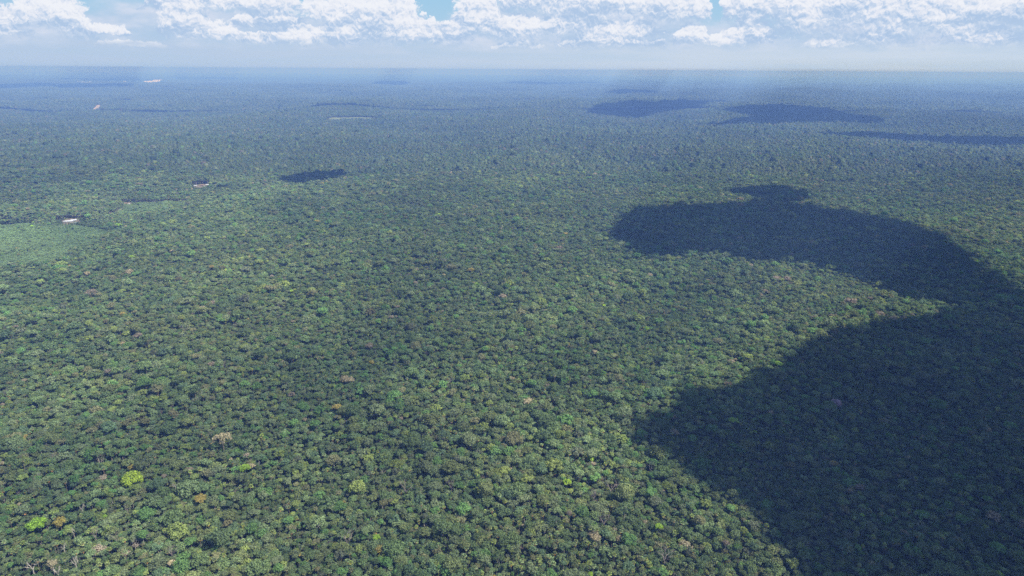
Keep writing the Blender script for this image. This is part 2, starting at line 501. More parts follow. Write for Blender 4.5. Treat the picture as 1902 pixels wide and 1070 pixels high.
def palm_geo(seed, nf=17):
    """fan palm head: radius about 1; returns (green fronds, dry hanging fronds)"""
    r = np.random.default_rng(seed); g = Geo(); dry = Geo()
    def frond(gg, th, up, ln, fan):
        d = np.array([math.cos(th) * math.cos(up), math.sin(th) * math.cos(up), math.sin(up)])
        s = np.array([-math.sin(th), math.cos(th), 0]); nrm = np.cross(s, d)
        if nrm[2] < 0: nrm = -nrm
        c = d * ln * 0.5 + np.array([0, 0, 0.02])
        gg.tube((0, 0, 0), c, 0.025, 0.018, sides=3)
        V = [c]; m = 7
        for k in range(m):
            a = (k / (m - 1) - 0.5) * 3.9
            e = c + (d * math.cos(a) + s * math.sin(a)) * fan * r.uniform(0.85, 1.1) + nrm * (-0.22 * fan * abs(math.sin(a))) + np.array([0, 0, -0.16 * fan])
            V.append(e)
            a2 = a + 1.95 / (m - 1)
            V.append(c + (d * math.cos(a2) + s * math.sin(a2)) * fan * 0.6 + np.array([0, 0, -0.03]))
        F = [(0, i, i + 1) for i in range(1, 2 * m)]
        gg.add(V, F, 0, [r.uniform(0.3, 1)] * len(F))
    for i in range(nf):
        up = R(78 - 95 * (i / nf)); th = i * 2.4 + r.normal(0, 0.2)
        frond(g, th, up, r.uniform(1.0, 1.45), r.uniform(0.34, 0.46))
    for i in range(6):
        frond(dry, r.uniform(0, 6.28), R(r.uniform(-62, -28)), r.uniform(0.7, 0.95), r.uniform(0.3, 0.42))
    return g, dry


def palm_trunk(depth=6.0):
    g = Geo(); g.path([(0.05, 0, -depth), (0.02, 0.03, -depth / 2), (0, 0, 0)], [0.10, 0.075, 0.065], 0, 5)
    return g


def bare_geo(seed, levels=5, spread=0.62, thick=0.055, depth=3.2):
    """leafless tree, unit crown radius; returns (trunk, branches)"""
    r = np.random.default_rng(seed); tr = Geo(); br = Geo()
    f = np.array([r.normal(0, 0.06), r.normal(0, 0.06), -0.85])
    b = np.array([r.normal(0, .15), r.normal(0, .15), -depth])
    tr.path([b, (b + f) / 2 + r.normal(0, 0.04, 3), f], [thick * 1.9, thick * 1.4, thick * 1.1], 0, 6)
    def grow(p, d, ln, rad, lev):
        e = p + d * ln + np.array([0, 0, 0.02]); k = (p + e) / 2 + r.normal(0, 0.05 * ln, 3)
        br.path([p, k, e], [rad, rad * 0.8, rad * 0.6], 0, 4 if lev < 3 else 3)
        if lev >= levels: return
        for _ in range(3 if lev < 2 else 2):
            nd = d + r.normal(0, spread, 3) * (1, 1, 0.7) + np.array([0, 0, 0.18]); nd /= np.linalg.norm(nd)
            grow(e, nd, ln * r.uniform(0.6, 0.85), rad * 0.6, lev + 1)
    for k in range(3):
        th = k * 2.1 + r.uniform(0, 1); nd = np.array([math.cos(th) * 0.55, math.sin(th) * 0.55, 0.85]); nd /= np.linalg.norm(nd)
        grow(f, nd, 0.55, thick * 0.85, 1)
    return tr, br


# near models -----------------------------------------------------------------
CROWN_KINDS = ['dense', 'dome', 'flat', 'tufted', 'loose', 'dome', 'round', 'tufted', 'flat', 'loose', 'dome', 'round']
SHAPE_WORD = {'dense': 'dense', 'round': 'rounded', 'dome': 'domed', 'flat': 'flat-topped', 'tufted': 'tufted', 'loose': 'loose'}
NV = len(CROWN_KINDS)
HI = []      # high detail meshes (crown mesh, trunk mesh) for the individual trees
for i, k in enumerate(CROWN_KINDS):
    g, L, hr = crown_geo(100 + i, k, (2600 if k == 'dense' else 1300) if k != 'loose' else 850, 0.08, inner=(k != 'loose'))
    tg = limb_geo(100 + i, L, hr, depth=1.0)
    HI.append((g, L, hr, k))
LOW = []     # models that are instanced in the canopy
for i, k in enumerate(CROWN_KINDS):
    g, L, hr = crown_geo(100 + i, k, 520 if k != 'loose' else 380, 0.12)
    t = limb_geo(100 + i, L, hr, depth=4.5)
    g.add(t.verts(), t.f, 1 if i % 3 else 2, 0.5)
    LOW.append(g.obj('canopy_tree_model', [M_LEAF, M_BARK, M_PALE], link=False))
PALM_HI = []
for i in range(3):
    g, dry = palm_geo(300 + i); PALM_HI.append((g, dry))
    q = Geo(); q.add(g.verts(), g.f, 0, g.lv); q.add(dry.verts(), dry.f, 1, 0.5)
    t = palm_trunk(); q.add(t.verts(), t.f, 2, 0.5)
    LOW.append(q.obj('canopy_palm_model', [M_LEAF, M_DRY, M_BARK], link=False))
BARE_HI = []
for i in range(3):
    tr, br = bare_geo(400 + i, levels=6, thick=0.045); BARE_HI.append((tr, br))
    q = Geo(); q.add(tr.verts(), tr.f); q.add(br.verts(), br.f)
    LOW.append(q.obj('canopy_bare_model', [M_TWIG], link=False))
I_PALM, I_BARE = NV, NV + 3

# ------------------------------------------------------------------ colours of the canopy
TINTS = {
    'mid green': (0.058, 0.098, 0.028), 'dark green': (0.034, 0.064, 0.022), 'vivid green': (0.055, 0.150, 0.026),
    'olive green': (0.100, 0.115, 0.036), 'grey green': (0.092, 0.112, 0.060), 'yellow green': (0.150, 0.190, 0.034),
    'bluish green': (0.044, 0.090, 0.052), 'pale green': (0.115, 0.165, 0.075), 'brownish green': (0.125, 0.105, 0.055),
    'dull brown': (0.120, 0.085, 0.050), 'pinkish grey': (0.150, 0.125, 0.105), 'dark purplish': (0.062, 0.056, 0.052),
    'golden': (0.19, 0.155, 0.045), 'lime green': (0.17, 0.27, 0.025), 'bright yellow green': (0.185, 0.24, 0.02),
    'orange yellow': (0.21, 0.17, 0.045), 'lilac grey': (0.19, 0.15, 0.24), 'light tan': (0.20, 0.175, 0.12),
}
MEAN = (0.076, 0.106, 0.056)
for k in TINTS:
    mixk = 0.56 if k in ('mid green', 'dark green', 'vivid green', 'olive green', 'grey green', 'yellow green', 'bluish green', 'pale green', 'brownish green', 'dull brown', 'dark purplish') else 0.22
    TINTS[k] = tuple(min(0.6, (c * (1 - mixk) + m_ * mixk) * f) for c, m_, f in zip(TINTS[k], MEAN, (2.34, 2.26, 2.3)))
TN = list(TINTS); TA = np.array([TINTS[k] for k in TN])
W_MAIN = np.array([27, 18, 9, 11, 15, 5, 9, 7, 3, 0.3, 0.5, 1.4, 0.05, 0.10, 0, 0, 0, 0.25]); W_MAIN = W_MAIN / W_MAIN.sum()
W_OLIVE = np.array([18, 10, 6, 18, 17, 13, 4, 8, 5, 0.5, 0.8, 1.5, 0.2, 0.2, 0, 0, 0, 0.4]); W_OLIVE = W_OLIVE / W_OLIVE.sum()


# ------------------------------------------------------------------ clearings (photo outlines -> ground)
def outline(pts, h=0.0):
    return [ground_hit(x, y, h) for x, y in pts]


REGROWTH = outline([(-60, 420), (20, 416), (75, 413), (135, 417), (200, 428), (205, 440), (165, 458), (130, 480), (70, 496), (-60, 505)], 4)
STRIP = outline([(205, 398), (238, 381), (262, 375), (320, 373), (345, 376), (310, 391), (240, 406)], 4)
FIELD = outline([(604, 222), (622, 219), (664, 218.4), (710, 220.6), (700, 224.4), (668, 224.6), (640, 225.4), (612, 227)], 0)
SANDC = outline([(262, 152.5), (288, 150.0), (301, 149.2), (297, 153.2), (268, 155.4)], 0)
GULLY = outline([(171, 205), (180, 197.5), (189, 196), (187, 201), (177, 208)], 0)
HOLES = [FIELD, SANDC, GULLY]
YARD = outline([(112, 411), (128, 405), (146, 405), (150, 415), (118, 417)], 2)
YARD2 = outline([(356, 347), (366, 342), (384, 341), (392, 345), (370, 350)], 2)
YARD3 = outline([(229, 378), (240, 374), (248, 377), (240, 381)], 2)
HALF = [YARD, YARD2, YARD3]

# ------------------------------------------------------------------ landmark trees, placed where the photograph has them
# (kind, px, py, width px, tint, variant, label)
LM = [
    ('tree', 243, 886, 30, 'bright yellow green', 0, 'dense round bright yellow-green tree standing alone in the lower left canopy', 'the bright yellow-green round tree'),
    ('tree', 455, 866, 17, 'lime green', 6, 'small lime green tree beside a dark gap, lower left canopy', 'the small lime tree'),
    ('tree', 68, 969, 27, 'lime green', 3, 'ragged lime green tree near the lower left corner', 'the ragged lime tree'),
    ('tree', 111, 966, 19, 'orange yellow', 5, 'yellow-orange leaved tree just right of the ragged lime tree', 'the yellow-orange tree'),
    ('tree', 372, 923, 20, 'golden', 8, 'golden-brown leaved tree with flat crown, lower left canopy', 'the golden-brown tree'),
    ('tree', 271, 950, 25, 'vivid green', 6, 'deep vivid green rounded tree below the bright yellow-green round tree', 'the deep vivid green tree'),
    ('tree', 330, 982, 36, 'yellow green', 2, 'wide flat-topped light green tree with limbs showing underneath', 'the wide flat light green tree'),
    ('tree', 350, 903, 38, 'pale green', 5, 'broad fresh pale green tree right of the bright yellow-green round tree', 'the broad fresh green tree'),
    ('tree', 245, 866, 12, 'orange yellow', 7, 'small orange-tinged crown just above the bright yellow-green round tree', None),
    ('tree', 1053, 893, 17, 'lime green', 7, 'upright lime green crown in the bottom middle of the canopy', 'the upright lime crown'),
    ('tree', 1224, 976, 13, 'lime green', 0, 'small round lime crown below the edge of the large cloud shadow', 'the small round lime crown'),
    ('tree', 1311, 931, 20, 'yellow green', 8, 'flat yellow-green crown just outside the edge of the large shadow', 'the flat yellow-green crown'),
    ('tree', 699, 996, 14, 'lime green', 3, 'lime green tufted crown amid dull trees near the bottom middle', 'the lime tufted crown'),
    ('tree', 1553, 747, 20, 'lilac grey', 11, 'lilac flowering tree inside the large cloud shadow', 'the lilac flowering tree'),
    ('tree', 1446, 674, 14, 'lime green', 1, 'small yellow-lime crown just left of the lower shadow edge', 'the yellow-lime crown by the shadow'),
    ('tree', 371, 571, 17, 'light tan', 2, 'pale tan crowned tree high in the left middle canopy', 'the pale tan crown'),
    ('tree', 168, 542, 20, 'pinkish grey', 4, 'pinkish pale crown in the left middle canopy', 'the pinkish pale crown'),
    ('tree', 645, 701, 24, 'light tan', 8, 'light brown flat crown in the centre left canopy', 'the light brown flat crown'),
    ('tree', 686, 641, 15, 'pinkish grey', 1, 'small pinkish brown crown above the light brown flat crown', None),
    ('tree', 1462, 516, 14, 'pinkish grey', 5, 'pale pinkish crown between the two lobes of the large shadow', 'the pale pinkish crown'),
    ('tree', 1580, 556, 18, 'pinkish grey', 2, 'flat pinkish crown close above the lower lobe of the large shadow', 'the flat pinkish crown'),
    ('tree', 1631, 580, 18, 'pinkish grey', 8, 'flat pale crown touching the lower lobe of the large shadow', None),
    ('tree', 1660, 590, 13, 'light tan', 1, 'small tan crown at the notch of the large shadow', None),
    ('tree', 1320, 527, 12, 'dull brown', 1, 'small reddish brown crown between the two shadow lobes', None),
    ('bare', 1136, 899, 30, None, 0, 'wide leafless grey-brown tree in the bottom middle canopy', 'the wide leafless tree'),
    ('bare', 1122, 960, 30, None, 1, 'leafless pinkish brown tree below the wide leafless tree', 'the leafless pinkish tree'),
    ('bare', 1103, 915, 22, None, 2, 'sparse grey leafless tree left of the wide leafless tree', None),
    ('bare', 1236, 1028, 34, None, 1, 'leafless brownish tree close to the bottom edge, right of the middle', 'the leafless brownish tree'),
    ('bare', 1210, 862, 20, None, 2, 'twiggy leafless tree just below the large shadow edge', None),
    ('bare', 755, 902, 28, None, 0, 'rounded leafless grey tree with fine twigs, bottom middle left', 'the rounded leafless tree'),
    ('bare', 643, 996, 30, None, 1, 'pale brown leafless crown near the bottom, left of the middle', 'the pale brown leafless crown'),
    ('bare', 838, 898, 22, None, 2, 'brownish leafless crown right of the rounded leafless tree', None),
    ('bare', 175, 986, 20, None, 2, 'grey twiggy leafless crown in the lower left corner area', 'the grey twiggy crown'),
    ('bare', 213, 990, 15, None, 0, 'small grey leafless crown right of the grey twiggy crown', None),
    ('bare', 318, 1018, 20, None, 1, 'twiggy grey leafless tree below the wide flat light green tree', None),
    ('bare', 250, 1003, 16, None, 0, 'leafless purplish grey crown between the two other grey crowns', None),
    ('dead', 58, 1043, 26, None, 0, 'dead tree with forked bare white branches near the bottom left corner', 'the forked dead tree'),
    ('dead', 137, 1036, 22, None, 1, 'dead tree with tall pale trunks above a dark gap, lower left', 'the tall pale dead tree'),
    ('dead', 116, 1008, 18, None, 2, 'thin dead tree with pale branches left of the tall pale dead tree', 'the thin dead tree'),
    ('dead', 150, 934, 16, None, 2, 'single white dead snag left of the bright yellow-green round tree', 'the white dead snag'),
    ('dead', 134, 980, 17, None, 1, 'stubby pale dead tree below the yellow-orange tree', None),
    ('dead', 106, 1052, 20, None, 0, 'pale dead tree at the bottom edge left of the tall pale trunks', None),
    ('dead', 790, 968, 13, None, 2, 'pale leaning dead trunk in the bottom middle left canopy', 'the leaning dead trunk'),
    ('dead', 1094, 888, 12, None, 1, 'small white dead snag left of the wide leafless tree', None),
    ('dead', 324, 893, 14, None, 0, 'small pale dead tree between the yellow-green round tree and the fresh green tree', None),
]

# ------------------------------------------------------------------ near canopy: candidates on a jittered grid
NEAR0, NEAR1 = 395.0, 3050.0


def scatter(x0, x1, y0, y1, step):
    nx, ny = int((x1 - x0) / step), int((y1 - y0) / (step * 0.866))
    I, J = np.meshgrid(np.arange(nx), np.arange(ny))
    X = x0 + (I + 0.5 * (J % 2)) * step + rng.normal(0, step * 0.27, I.shape)
    Y = y0 + J * step * 0.866 + rng.normal(0, step * 0.27, I.shape)
    return X.ravel(), Y.ravel()


def smooth_field(x, y, lam, seed):
    r = np.random.default_rng(seed); z = np.zeros_like(x)
    for k in range(7):
        th = r.uniform(0, 6.28); l = lam * r.uniform(0.6, 1.7)
        z += np.sin(2 * math.pi / l * (x * math.cos(th) + y * math.sin(th)) + r.uniform(0, 6.28))
    return z / 2.6


X, Y = scatter(-2900, 2900, NEAR0, NEAR1, 5.3)
ok = (np.abs(X) < 0.86 * Y + 150)
X, Y = X[ok], Y[ok]
n = len(X)
sizef = smooth_field(X, Y, 420, 5)
RAD = np.exp(rng.normal(math.log(2.7), 0.38, n)) * (1 + 0.10 * sizef)
big = rng.uniform(0, 1, n) < 0.035
RAD[big] *= rng.uniform(1.5, 2.4, big.sum())
RAD = np.clip(RAD, 1.6, 10.5)
HT = 13.5 + RAD * 1.6 + rng.normal(0, 2.2, n) + 1.6 * smooth_field(X, Y, 160, 6) + 2.6 * sizef
def signed(x, y, poly): return np.where(in_poly(x, y, poly), 1, -1) * poly_dist(x, y, poly)
rough_ = 26 * smooth_field(X, Y, 150, 14) + 14 * smooth_field(X, Y, 55, 15)
low_zone = (signed(X, Y, REGROWTH) + rough_ > 0) | (signed(X, Y, STRIP) + 0.6 * rough_ > 0)
stray = low_zone & (rng.uniform(0, 1, n) < 0.035 + 0.10 * (smooth_field(X, Y, 210, 16) > 0.9))
low_zone &= ~stray
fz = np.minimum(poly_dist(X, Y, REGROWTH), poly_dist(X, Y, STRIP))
RAD[low_zone] = rng.uniform(2.4, 4.0, low_zone.sum()); HT[low_zone] = rng.uniform(3.5, 6.0, low_zone.sum())
ek = np.clip(1 - fz / 380, 0, 1) * (~low_zone)
RAD *= 1 - 0.18 * ek; HT -= 4.0 * ek; HT[stray] = rng.uniform(7, 12, stray.sum())
for hp in HALF:
    yd = in_poly(X, Y, hp)
    hx = sum(p[0] for p in hp) / len(hp); hy = sum(p[1] for p in hp) / len(hp); hw = (max(p[0] for p in hp) - min(p[0] for p in hp)) / 2
    ux, uy = hx / math.hypot(hx, hy), hy / math.hypot(hx, hy)
    al = (X - hx) * ux + (Y - hy) * uy; lt = np.abs((X - hx) * uy - (Y - hy) * ux)
    fr_ = (al < 25) & (al > -105 + rough_) & (lt < hw * 0.8 + 8) & ~yd
    HT[fr_] = np.minimum(HT[fr_], 5.0 + rng.uniform(-1, 1.5, fr_.sum())); RAD[fr_] = np.minimum(RAD[fr_], 3.0); low_zone |= fr_
    HT[yd] = 1.0; RAD[yd] = 0.9
GZ = terrain(X, Y)
px, py, dist, dz = project(X, Y, GZ + HT)
# species mix: left foreground more olive, palms in the lower middle and in the olive patch
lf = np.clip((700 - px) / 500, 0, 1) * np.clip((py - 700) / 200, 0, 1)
patch = np.exp(-((px - 905) / 90) ** 2 - ((py - 700) / 45) ** 2)
olive = np.clip(lf + patch + 0.22 * smooth_field(X, Y, 500, 9), 0, 1)
u = rng.uniform(0, 1, n)
TI = np.where(rng.uniform(0, 1, n) < olive, np.searchsorted(np.cumsum(W_OLIVE), u), np.searchsorted(np.cumsum(W_MAIN), u)).clip(0, len(TN) - 1)
VAR = rng.integers(0, NV, n)
palm_p = 0.02 + 0.15 * np.exp(-((px - 1010) / 330) ** 2) * np.clip((py - 640) / 330, 0, 1) + 0.18 * patch + 0.10 * lf
palm_p *= 1 + 0.6 * smooth_field(X, Y, 260, 12)
is_palm = (rng.uniform(0, 1, n) < palm_p) & ~low_zone
VAR[is_palm] = I_PALM + rng.integers(0, 3, is_palm.sum())
PRAD = rng.uniform(2.0, 3.0, n)
RAD[is_palm] = PRAD[is_palm]; HT[is_palm] = np.maximum(HT[is_palm] + 2.5, 17)
ptint = rng.integers(0, 4, n)
is_bare = (rng.uniform(0, 1, n) < 0.006 + 0.012 * lf) & ~is_palm & ~low_zone
VAR[is_bare] = I_BARE + rng.integers(0, 3, is_bare.sum())
TI[is_palm] = np.array([TN.index('yellow green'), TN.index('pale green'), TN.index('olive green'), TN.index('grey green')])[ptint[is_palm]]
TI[low_zone] = np.where(rng.uniform(0, 1, low_zone.sum()) < 0.6, TN.index('pale green'), TN.index('grey green'))
TC = TA[TI] * rng.uniform(0.78, 1.25, n)[:, None]
sdz = np.maximum(signed(X, Y, REGROWTH), signed(X, Y, STRIP) + 75) + rough_
lz = np.clip(sdz / 90 + 0.35 + 0.25 * smooth_field(X, Y, 130, 19), 0, 1)[:, None]
TC[low_zone] = ((0.20, 0.29, 0.14) * lz + (0.11, 0.165, 0.07) * (1 - lz))[low_zone] * rng.uniform(0.8, 1.2, low_zone.sum())[:, None]
ALIVE = np.ones(n, bool)
TC[is_palm] *= 1.08
tone = 1 + 0.07 * smooth_field(X, Y, 620, 17) + 0.07 * smooth_field(X, Y, 240, 18) + 0.20 * patch + 0.10 * lf + 0.30 * np.clip(1 - fz / 900, 0, 1)  # stand tone, plus the left side's brighter light put into the tints
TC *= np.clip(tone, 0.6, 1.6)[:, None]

# landmarks displace the candidates they would overlap
LMW = []
for kind, x, y, wpx, tint, var, label, short in LM:
    h0 = 24.0
    gx, gy = ground_hit(x, y, h0)
    D = math.sqrt(gx * gx + gy * gy + (H - h0) ** 2)
    rad = wpx / 2 * D / FPX * (0.8 if kind == 'dead' else 1.0)
    LMW.append((gx, gy, rad, h0))
    dd = np.hypot(X - gx, Y - gy)
    ALIVE &= dd > rad * 0.62 + 1.0
    fr = (Y < gy) & (dd < rad * (1.5 if kind != 'dead' else 2.4) + 4)
    HT[fr] = np.minimum(HT[fr], 17.5 if kind != 'dead' else 11.0); RAD[fr] = np.minimum(RAD[fr], 4.5)

# ------------------------------------------------------------------ choose the individually built ones (largest in the picture)
vis = (px > 6) & (px < 1896) & (py > 200) & (py < 1066) & ALIVE & ~low_zone
appar = RAD * FPX / dist
broad = vis & (VAR < NV)
order = np.argsort(-np.where(broad, appar, 0))
pick_b = []
sel = np.zeros(n, bool)
NB = 300 - sum(1 for l in LM if l[0] == 'tree')
for i in order:
    if len(pick_b) >= NB: break
    # shown in full: nobody taller right in front
    pick_b.append(i)
pp = np.argsort(-np.where(vis & is_palm, appar, 0))[:150]
pick_p = list(pp)
pb = np.argsort(-np.where(vis & is_bare, appar, 0))[:24]
pick_r = list(pb)
for i in pick_b + pick_p + pick_r: ALIVE[i] = False


# ------------------------------------------------------------------ stuff: instancing by geometry nodes
def points_object(name, P, rot, scl, var, tint, protos):
    me = bpy.data.meshes.new(name)
    me.vertices.add(len(P)); me.vertices.foreach_set('co', np.asarray(P, np.float32).ravel())
    for nm, ty, key, arr in (('rot', 'FLOAT_VECTOR', 'vector', rot), ('scl', 'FLOAT_VECTOR', 'vector', scl)):
        a = me.attributes.new(nm, ty, 'POINT'); a.data.foreach_set(key, np.asarray(arr, np.float32).ravel())
    a = me.attributes.new('var', 'INT', 'POINT'); a.data.foreach_set('value', np.asarray(var, np.int32))
    if tint is not None:
        a = me.attributes.new('tint', 'FLOAT_COLOR', 'POINT')
        tt = np.ones((len(tint), 4), np.float32); tt[:, :3] = tint; a.data.foreach_set('color', tt.ravel())
    o = bpy.data.objects.new(name, me); COL.objects.link(o)
    ng = bpy.data.node_groups.new(name + '_instances', 'GeometryNodeTree')
    ng.interface.new_socket('Geometry', in_out='INPUT', socket_type='NodeSocketGeometry')
    ng.interface.new_socket('Geometry', in_out='OUTPUT', socket_type='NodeSocketGeometry')
    nn, lk = ng.nodes, ng.links
    gi = nn.new('NodeGroupInput'); go = nn.new('NodeGroupOutput')
    join = nn.new('GeometryNodeJoinGeometry')

    def named(nm, dt):
        q = nn.new('GeometryNodeInputNamedAttribute'); q.data_type = dt; q.inputs[0].default_value = nm
        return [s for s in q.outputs if s.enabled and s.name == 'Attribute'][0]
    rv, sv, vv = named('rot', 'FLOAT_VECTOR'), named('scl', 'FLOAT_VECTOR'), named('var', 'INT')
    er = nn.new('FunctionNodeEulerToRotation'); lk.new(rv, er.inputs[0])
    for k, p in enumerate(protos):
        oi = nn.new('GeometryNodeObjectInfo'); oi.inputs['Object'].default_value = p; oi.transform_space = 'ORIGINAL'
        oi.inputs['As Instance'].default_value = False
        cmpn = nn.new('FunctionNodeCompare'); cmpn.data_type = 'INT'; cmpn.operation = 'EQUAL'
        ii = [s for s in cmpn.inputs if s.type == 'INT']
        lk.new(vv, ii[0]); ii[1].default_value = k
        inst = nn.new('GeometryNodeInstanceOnPoints')
        lk.new(gi.outputs[0], inst.inputs['Points']); lk.new(cmpn.outputs[0], inst.inputs['Selection'])
        lk.new(oi.outputs['Geometry'], inst.inputs['Instance']); lk.new(er.outputs[0], inst.inputs['Rotation']); lk.new(sv, inst.inputs['Scale'])
        lk.new(inst.outputs[0], join.inputs[0])
    lk.new(join.outputs[0], go.inputs[0])
    md = o.modifiers.new('instances', 'NODES'); md.node_group = ng
    return o


a = ALIVE
rz = rng.uniform(0, 6.283, n)
rot = np.stack([np.zeros(n), np.zeros(n), rz], -1)
zs = RAD * rng.uniform(0.85, 1.2, n)
zs[low_zone] *= 0.5
scl = np.stack([RAD * rng.uniform(0.78, 1.28, n), RAD * rng.uniform(0.78, 1.28, n), zs], -1)
P = np.stack([X, Y, GZ + HT - 0.45 * zs], -1)
CEN = P.copy(); SCL = scl.copy()
# lower storey that closes the gaps between the crowns
XU, YU = scatter(-2000, 2000, NEAR0, 2100, 5.6)
k_ = (np.abs(XU) < 0.86 * YU + 120) & ~in_poly(XU, YU, REGROWTH) & ~in_poly(XU, YU, STRIP)
XU, YU = XU[k_], YU[k_]; nu = len(XU)
RU = rng.uniform(2.3, 3.9, nu); HU = rng.uniform(9.5, 15, nu) - 2 * np.clip(1 - np.minimum(poly_dist(XU, YU, REGROWTH), poly_dist(XU, YU, STRIP)) / 380, 0, 1)
PU = np.stack([XU, YU, terrain(XU, YU) + HU - 0.45 * RU], -1)
tu = np.searchsorted(np.cumsum(W_MAIN), rng.uniform(0, 1, nu)).clip(0, 11)
TU = TA[tu] * rng.uniform(0.7, 1.1, nu)[:, None]
cat_ = lambda p, q: np.concatenate([p, q])
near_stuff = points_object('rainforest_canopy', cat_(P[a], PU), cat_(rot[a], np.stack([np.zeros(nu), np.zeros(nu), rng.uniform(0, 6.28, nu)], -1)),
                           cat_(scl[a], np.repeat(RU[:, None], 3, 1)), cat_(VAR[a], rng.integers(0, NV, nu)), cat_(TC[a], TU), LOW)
tag(near_stuff, 'unbroken rainforest canopy of countless small green crowns filling the lower picture', 'forest', kind='stuff')

# ------------------------------------------------------------------ far forest tiles
TILE_B, TILE_C = 240.0, 480.0


def tile_geo(seed, size, step, rmean, ncard, csize, var=0.2):
    r = np.random.default_rng(seed)
    nx = int(size / step)
    I, J = np.meshgrid(np.arange(nx), np.arange(nx)); s = size / nx
    x = (I + 0.5) * s - size / 2 + r.normal(0, s * 0.28, I.shape); y = (J + 0.5) * s - size / 2 + r.normal(0, s * 0.28, I.shape)
    x, y = x.ravel(), y.ravel(); m = len(x)
    rad = np.exp(r.normal(math.log(rmean), 0.32, m)); bg = r.uniform(0, 1, m) < 0.05; rad[bg] *= 1.6
    z = 11 + rad * 1.9 + r.normal(0, 2.4, m) + 2.0 * np.sin(x / size * 6.283 * 2) * np.sin(y / size * 6.283 + 1)
    ti = np.searchsorted(np.cumsum(W_MAIN), r.uniform(0, 1, m)).clip(0, len(TN) - 1)
    tc = TA[ti] * r.uniform(1 - var, 1 + var, m)[:, None] * 0.60
    tc = tc * (0.45 + 2.2 * var) + tc.mean(0) * (0.55 - 2.2 * var)
    # each crown: a lumpy cap (8 sides, 2 rings) with radial jitter plus a few leaf clumps on it
    ns = 7
    th = np.arange(ns) * 2 * math.pi / ns
    V = []; F = []; T = []; LV = []; base = 0
    jr = lambda *sh: r.uniform(0.75, 1.25, sh)
    for k in range(m):
        a0 = r.uniform(0, 6.28)
        o1 = np.stack([np.cos(th + a0), np.sin(th + a0)], -1)
        r1 = rad[k] * jr(ns)[:, None]; r2 = rad[k] * 0.66 * jr(ns)[:, None]
        v1 = np.concatenate([o1 * r1, np.full((ns, 1), -0.55 * rad[k])], 1); v2 = np.concatenate([o1 * r2, (0.18 * rad[k] * jr(ns))[:, None]], 1)
        v3 = np.array([[r.normal(0, 0.15) * rad[k], r.normal(0, 0.15) * rad[k], 0.42 * rad[k]]])
        V.append(np.concatenate([v1, v2, v3]) + (x[k], y[k], z[k] - 0.4 * rad[k]))
        for i in range(ns):
            j = (i + 1) % ns
            F.append((base + i, base + j, base + ns + j, base + ns + i)); F.append((base + ns + i, base + ns + j, base + 2 * ns))
        LV.append(r.uniform(0.1, 0.9, 2 * ns)); T.append(np.repeat(tc[k][None], 2 * ns, 0))
        base += 2 * ns + 1
    g = Geo(); g.v = V; g.f = F; g.n = base; g.lv = list(np.concatenate(LV)); g.ti = [tuple(t) for t in np.concatenate(T)]; g.mi = [0] * len(F)
    if ncard:
        q = sph(r, m * ncard, 0.0); kk = np.repeat(np.arange(m), ncard)
        Pc = q * rad[kk][:, None] * (0.92, 0.92, 0.62) + np.stack([x[kk], y[kk], z[kk] - 0.42 * rad[kk]], -1)
        b0 = len(g.f)
        cards(g, Pc, q, csize, r)
        g.ti[b0:] = [tuple(t) for t in tc[kk]]
    # dark understorey sheet so gaps between crowns stay closed
    return g


def tilt_euler(x, y, rzq):
    e = 60.0
    gx = (terrain(x + e, y) - terrain(x - e, y)) / (2 * e); gy = (terrain(x, y + e) - terrain(x, y - e)) / (2 * e)
    out = np.zeros((len(x), 3))
    for i in range(len(x)):
        nrm = Vector((-gx[i], -gy[i], 1)).normalized()
        q = Vector((0, 0, 1)).rotation_difference(nrm).to_matrix() @ Matrix.Rotation(rzq[i], 3, 'Z')
        out[i] = q.to_euler()
    return out


TB = [tile_geo(500 + i, TILE_B, 7.6, 4.3, 7, 1.2).obj('canopy_tile_model', [M_LEAFT], link=False, tint=True) for i in range(4)]
TCm = [tile_geo(520 + i, TILE_C, 11.0, 6.6, 0, 1, 0.10).obj('canopy_tile_model', [M_LEAFT], link=False, tint=True) for i in range(3)]


def tile_grid(size, r0, r1):
    k = int(r1 / size) + 2
    I, J = np.meshgrid(np.arange(-k, k), np.arange(0, k))
    x = (I.ravel() + 0.5) * size; y = (J.ravel() + 0.5) * size
    return x, y


fx, fy, fv, extra = [], [], [], []
XB, YB = tile_grid(TILE_B, 0, 9000)
inB = (YB - TILE_B / 2 > NEAR1 - 150 - 1e-6) & (YB < 8400) & (np.abs(XB) < 0.80 * YB + 500)
yb0 = YB[inB].min() - TILE_B / 2
XC, YC = tile_grid(TILE_C, 0, 28000)
yb1 = YB[inB].max() + TILE_B / 2
inC = (YC - TILE_C / 2 > yb1 - 60) & (YC < 26500) & (np.abs(XC) < 0.80 * YC + 600)


def touches(x, y, size, poly):
    px_ = np.array([p[0] for p in poly]); py_ = np.array([p[1] for p in poly])
    near = (x + size / 2 > px_.min()) & (x - size / 2 < px_.max()) & (y + size / 2 > py_.min()) & (y - size / 2 < py_.max())
    return near


def lay(xs, ys, size, var0, nvar):
    xs, ys = xs.copy(), ys.copy()
    drop = np.zeros(len(xs), bool)
    for hp in HOLES: drop |= touches(xs, ys, size, hp)
    for x, y in zip(xs[drop], ys[drop]): extra.append((x, y, size))
    xs, ys = xs[~drop], ys[~drop]
    q = rng.integers(0, 4, len(xs)) * math.pi / 2
    return xs, ys, tilt_euler(xs, ys, q), rng.integers(var0, var0 + nvar, len(xs))


